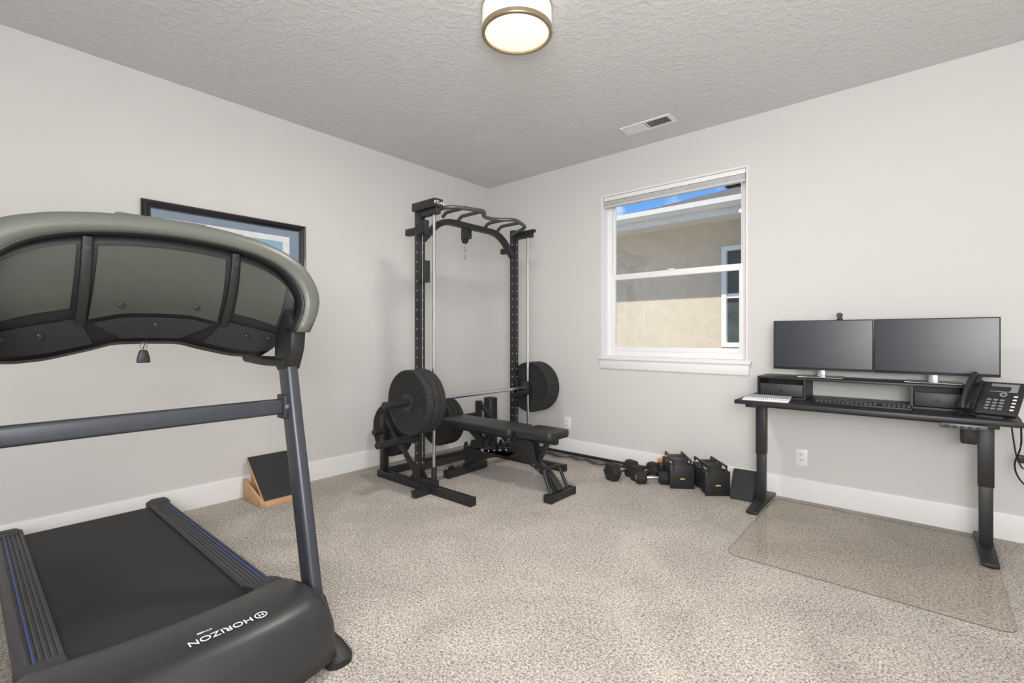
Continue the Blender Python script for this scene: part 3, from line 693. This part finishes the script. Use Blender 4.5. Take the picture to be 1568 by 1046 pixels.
def monitor(x,y,rz):
    g=G('computer_monitor',(x,y,rz1),R(rz),local=True); zb=.045; hh=.318; wd=.532
    bx('rear_shell',-.22,.22,.006,.035,zb+.03,zb+hh-.04,'blkp',g,.012)
    bx('bezel',-wd/2,wd/2,-.008,.008,zb,zb+hh,'blkp',g,.003)
    bx('display',-wd/2+.006,wd/2-.006,-.0092,-.0075,zb+.016,zb+hh-.006,'screen',g)
    bx('stand_column',-.022,.022,.03,.05,.0,.22,'satin',g,.004)
    bx('stand_base',-.12,.12,-.075,.10,0,.006,'satin',g,.003)
monitor(-.50,3.585,3); monitor(.035,3.575,-3)
g=G('webcam',(-.40,3.59,1.23),0)
zc=rz1+.045+.318
bx('clip',-.415,-.385,3.57,3.60,zc,zc+.012,'blkp',g,.003)
lathe('camera_body',[(0,0),(.014,0),(.016,.003),(.016,.02),(0,.022)],(-.40,3.565,zc+.028),(0,1,0),'blkp',g,20)
lathe('lens',[(0,0),(.007,0),(.008,.003),(0,.003)],(-.40,3.5625,zc+.028),(0,1,0),'slate',g,16)

g=G('keyboard',(-.27,3.36,DZ),R(0),local=True)
bx('case',-.22,.22,-.065,.065,.0,.014,'blkp',g,.004)
bm=bmesh.new()
for r_ in range(6):
    for c in range(21):
        if c in (14,) or (c in (15,16) and r_ in (3,)): continue
        addbox(bm,(-.208+c*.0207,-.052+r_*.0195,.018),(.0165,.0155,.009),.0025,seg=1)
fin('keycaps',bm,'rail',g)
g=G('notebook_stack',(-.74,3.29,DZ),R(6),local=True)
bx('notebook_lower',-.13,.12,-.085,.085,0,.011,'paper',g,.002)
bx('notebook_upper',-.115,.125,-.075,.075,.011,.022,'paper',g,.002); bx('cover',-.115,.125,-.076,.076,.022,.0235,'cover',g)
bm=bmesh.new()
for i in range(22):
    pp=[Vector((-.105+i*.0105,-.078+.007*math.cos(2*math.pi*k/10),.017+.008*math.sin(2*math.pi*k/10))) for k in range(10)]
    addsweep(bm,pp,circ(.0009,5),up=(1,0,0),closed=True)
fin('spiral_wire',bm,'blkp',g)

# desk phone
g=G('desk_phone',(.225,3.295,DZ),R(-22),local=True)
tilt=Matrix.Rotation(R(48),4,'X')
def PT(a,b,c):
    v=tilt@Vector((a,b,c)); return (v.x,v.y-.02,v.z+.03)
def pbox(name,a0,a1,b0,b1,c0,c1,m,bev=.003):
    c=PT((a0+a1)/2,(b0+b1)/2,(c0+c1)/2); return box(name,c,(a1-a0,b1-b0,c1-c0),m,g,bev,tilt.to_3x3())
pbox('body',-.095,.115,-.01,.19,-.025,0,'blkp',.008)
prism('rear_stand',[(-.02,.0),(.14,.0),(.135,.012),(.10,.14),(.08,.15)],lambda a,b,t:(-.06+t,a,b),.13,'blkp',g,.004)
pbox('cradle',-.095,-.035,0,.185,0,.012,'blkp',.005)
pts=[PT(-.065,-.012,.03),PT(-.065,.01,.045),PT(-.065,.09,.058),PT(-.065,.17,.045),PT(-.065,.195,.03)]
rtube('handset_grip',pts,.042,.022,'blkp',g,rad=.05,up=(1,0,0),r=.009)
pbox('earpiece',-.09,-.04,.145,.20,.012,.04,'blkp',.01); pbox('mouthpiece',-.09,-.04,-.018,.035,.012,.04,'blkp',.01)
pbox('lcd',-.005,.095,.125,.175,0,.002,'hole',.001); 
bm=bmesh.new()
for r_ in range(4):
    for c in range(3):
        addbox(bm,PT(.005+c*.024,.020+r_*.018,.003),(.017,.011,.005),.002,tilt.to_3x3(),1)
fin('dial_keys',bm,'hole',g)
bm=bmesh.new()
for r_ in range(5): addbox(bm,PT(.095,.02+r_*.02,.003),(.014,.008,.004),.001,tilt.to_3x3(),1)
fin('line_keys',bm,'lbl',g)
lathe('navigation_ring',[(.006,0),(.014,0),(.014,.004),(.006,.004),(.006,0)],PT(.05,.108,0),tilt.to_3x3()@Vector((0,0,1)),'satin',g,20)
cp=[]
for i in range(160):
    a=i/159; th=a*2*math.pi*26
    base=Vector((-.10-.05*math.sin(a*math.pi),-.03-.02*math.cos(a*5),.012)).lerp(Vector((-.02,-.05,.012)),a)
    cp.append(base+Vector((0,.006*math.cos(th),.006*math.sin(th))))
tube('coiled_cord',cp,.0018,'blkp',g,n=6)
g=G('power_cables',(.38,3.6,.4))
tube('cable',[(.35,3.60,.72),(.375,3.58,.70),(.38,3.60,.55),(.35,3.62,.45),(.38,3.65,.36),(.45,3.72,.30),(.52,3.78,.30)],.004,'blkp',g,rad=.05,n=8)
tube('cable_loop',[(.34,3.62,.70),(.36,3.60,.50),(.39,3.62,.42),(.42,3.60,.52),(.40,3.60,.66),(.35,3.63,.70)],.0035,'blkp',g,rad=.04,n=8)
bx('cable_clip',.365,.39,3.59,3.615,.47,.51,'blkp',g,.004)

# chair mat
g=G('chair_mat',(-.26,3.1,0))
pts=rpath([(-.785,2.60,0),(.27,2.60,0),(.27,3.70,0),(-.785,3.70,0)],.07,6,True)
bm=bmesh.new()
A=[bm.verts.new((p.x,p.y,.002)) for p in pts];B=[bm.verts.new((p.x,p.y,.005)) for p in pts]
f1=bm.faces.new(B)
M['matedge']=mat('mat_edge',(.10,.11,.10),.3)
for i in range(len(A)):
    j2=(i+1)%len(A); f=bm.faces.new((A[i],B[i],B[j2],A[j2])); f.material_index=1
fin('mat_sheet',bm,None,g,mats=['mat','matedge'])

# ---------------------------------------------------------------- neighbouring house
g=G('neighbouring_house',(-2,7,0))
NY=6.6
wx0,wx1,wz0,wz1=-2.03,-1.1,.98,2.30
boxes('stucco_wall',[(-6,wx0,NY,NY+.2,-.3,2.70),(wx1,2,NY,NY+.2,-.3,2.70),(wx0,wx1,NY,NY+.2,-.3,wz0),(wx0,wx1,NY,NY+.2,wz1,2.70)],'stucco',g)
bx('soffit',-6,2,6.0,NY+.1,2.64,2.66,'fascia',g)
bx('fascia',-6,2,5.975,6.0,2.57,2.73,'fascia',g)
prism('gutter',[(5.975,2.76),(5.975,2.65),(5.92,2.65),(5.875,2.70),(5.87,2.76),(5.885,2.76),(5.895,2.71),(5.93,2.67),(5.96,2.67),(5.96,2.76)],lambda a,b,t:(-6+t,a,b),8,'fascia',g)
bm=bmesh.new(); pz=.38; xc=-3.3; e0=5.93; zE=2.75; dd=1.3
V=[bm.verts.new(p) for p in ((xc,e0,zE),(2,e0,zE),(2,e0+dd,zE+dd*pz),(xc+dd,e0+dd,zE+dd*pz),(xc,e0+2*dd,zE),(2,e0+2*dd,zE))]
bm.faces.new(V[:4]); bm.faces.new((V[0],V[3],V[4])); bm.faces.new((V[3],V[2],V[5],V[4]))
fin('hip_roof',bm,'shingle',g,smooth=False)
bx('low_roof',-6,xc+.05,e0+.05,8.5,2.68,2.73,'shingle',g)
boxes('roof_vent',[(-2.12,-1.94,7.12,7.24,3.18,3.24),(-2.15,-1.91,7.10,7.26,3.24,3.255)],'blkp',g)
e_=.06
boxes('house_window_frame',[(wx0,wx0+e_,NY-.02,NY+.06,wz0+e_,wz1-e_),(wx1-e_,wx1,NY-.02,NY+.06,wz0+e_,wz1-e_),(wx0,wx1,NY-.02,NY+.06,wz1-e_,wz1),(wx0,wx1,NY-.02,NY+.06,wz0,wz0+e_),(wx0+e_,wx1-e_,NY,NY+.05,1.62,1.68)],'vinyl',g)
bx('house_window_glass',wx0,wx1,NY+.04,NY+.05,wz0,wz1,'hglass',g)
bx('yard_ground',-7,4,YB+T,12,-.35,-.3,'gravel')

# ---------------------------------------------------------------- lights, world
sd=bpy.data.lights.new('sun','SUN'); sd.energy=5.3; sd.angle=R(.6); sd.color=(1,.96,.89)
so=bpy.data.objects.new('sun',sd); COL.objects.link(so); so.rotation_euler=Vector((-.12,.67,-.98)).to_track_quat('-Z','Y').to_euler()
def area(name,loc,tgt,sx,sy,e,c=(1,1,1)):
    l=bpy.data.lights.new(name,'AREA'); l.shape='RECTANGLE'; l.size=sx; l.size_y=sy; l.energy=e; l.color=c
    o=bpy.data.objects.new(name,l); COL.objects.link(o); o.location=loc
    o.rotation_euler=(Vector(tgt)-Vector(loc)).to_track_quat('-Z','Y').to_euler(); return o
area('unseen_room_fill',(.9,-1.2,1.9),(-1.6,2.2,1.3),1.6,1.2,72,(1,.99,.98))  # unseen fill light added behind the camera to brighten walls and furniture
area('unseen_ceiling_fill',(.3,-.2,1.2),(-1.0,2.5,2.74),.8,.8,66,(1,.99,.98))  # second added fill, out of view, aimed upward to lift the ceiling
pl=bpy.data.lights.new('ceiling_lamp_bulb','AREA'); pl.shape='DISK'; pl.size=.3; pl.energy=25; pl.color=(1,.95,.89)
po=bpy.data.objects.new('ceiling_lamp_bulb',pl); COL.objects.link(po); po.location=(lx,ly,H-.14)

wd=bpy.data.worlds.new('sky'); S.world=wd; wd.use_nodes=True; nt=wd.node_tree;N=nt.nodes;L=nt.links
bg=N['Background']; tc=N.new('ShaderNodeTexCoord'); sp=N.new('ShaderNodeSeparateXYZ'); L.new(tc.outputs['Generated'],sp.inputs[0])
cr=N.new('ShaderNodeValToRGB'); e=cr.color_ramp.elements; e[0].position=0;e[0].color=(.6,.7,.85,1);e[1].position=.6;e[1].color=(.07,.22,.62,1)
x=e.new(.2); x.color=(.15,.38,.80,1)
L.new(sp.outputs['Z'],cr.inputs[0])
nz=N.new('ShaderNodeTexNoise'); nz.inputs['Scale'].default_value=7; nz.inputs['Detail'].default_value=6; L.new(tc.outputs['Generated'],nz.inputs['Vector'])
c2=N.new('ShaderNodeValToRGB'); c2.color_ramp.elements[0].position=.5; c2.color_ramp.elements[1].position=.62; L.new(nz.outputs['Fac'],c2.inputs[0])
mx=N.new('ShaderNodeMixRGB'); L.new(c2.outputs[0],mx.inputs[0]); L.new(cr.outputs[0],mx.inputs[1]); mx.inputs[2].default_value=(.9,.93,1,1)
L.new(mx.outputs[0],bg.inputs['Color']); bg.inputs['Strength'].default_value=1.3

# ---------------------------------------------------------------- camera
cd=bpy.data.cameras.new('camera'); cd.sensor_width=36; cd.lens=36*733/1568; cd.shift_y=-9/1568; cd.clip_start=.05
co=bpy.data.objects.new('camera',cd); COL.objects.link(co); co.location=(0,0,1.13); co.rotation_euler=(R(90),0,R(40.77))
S.camera=co
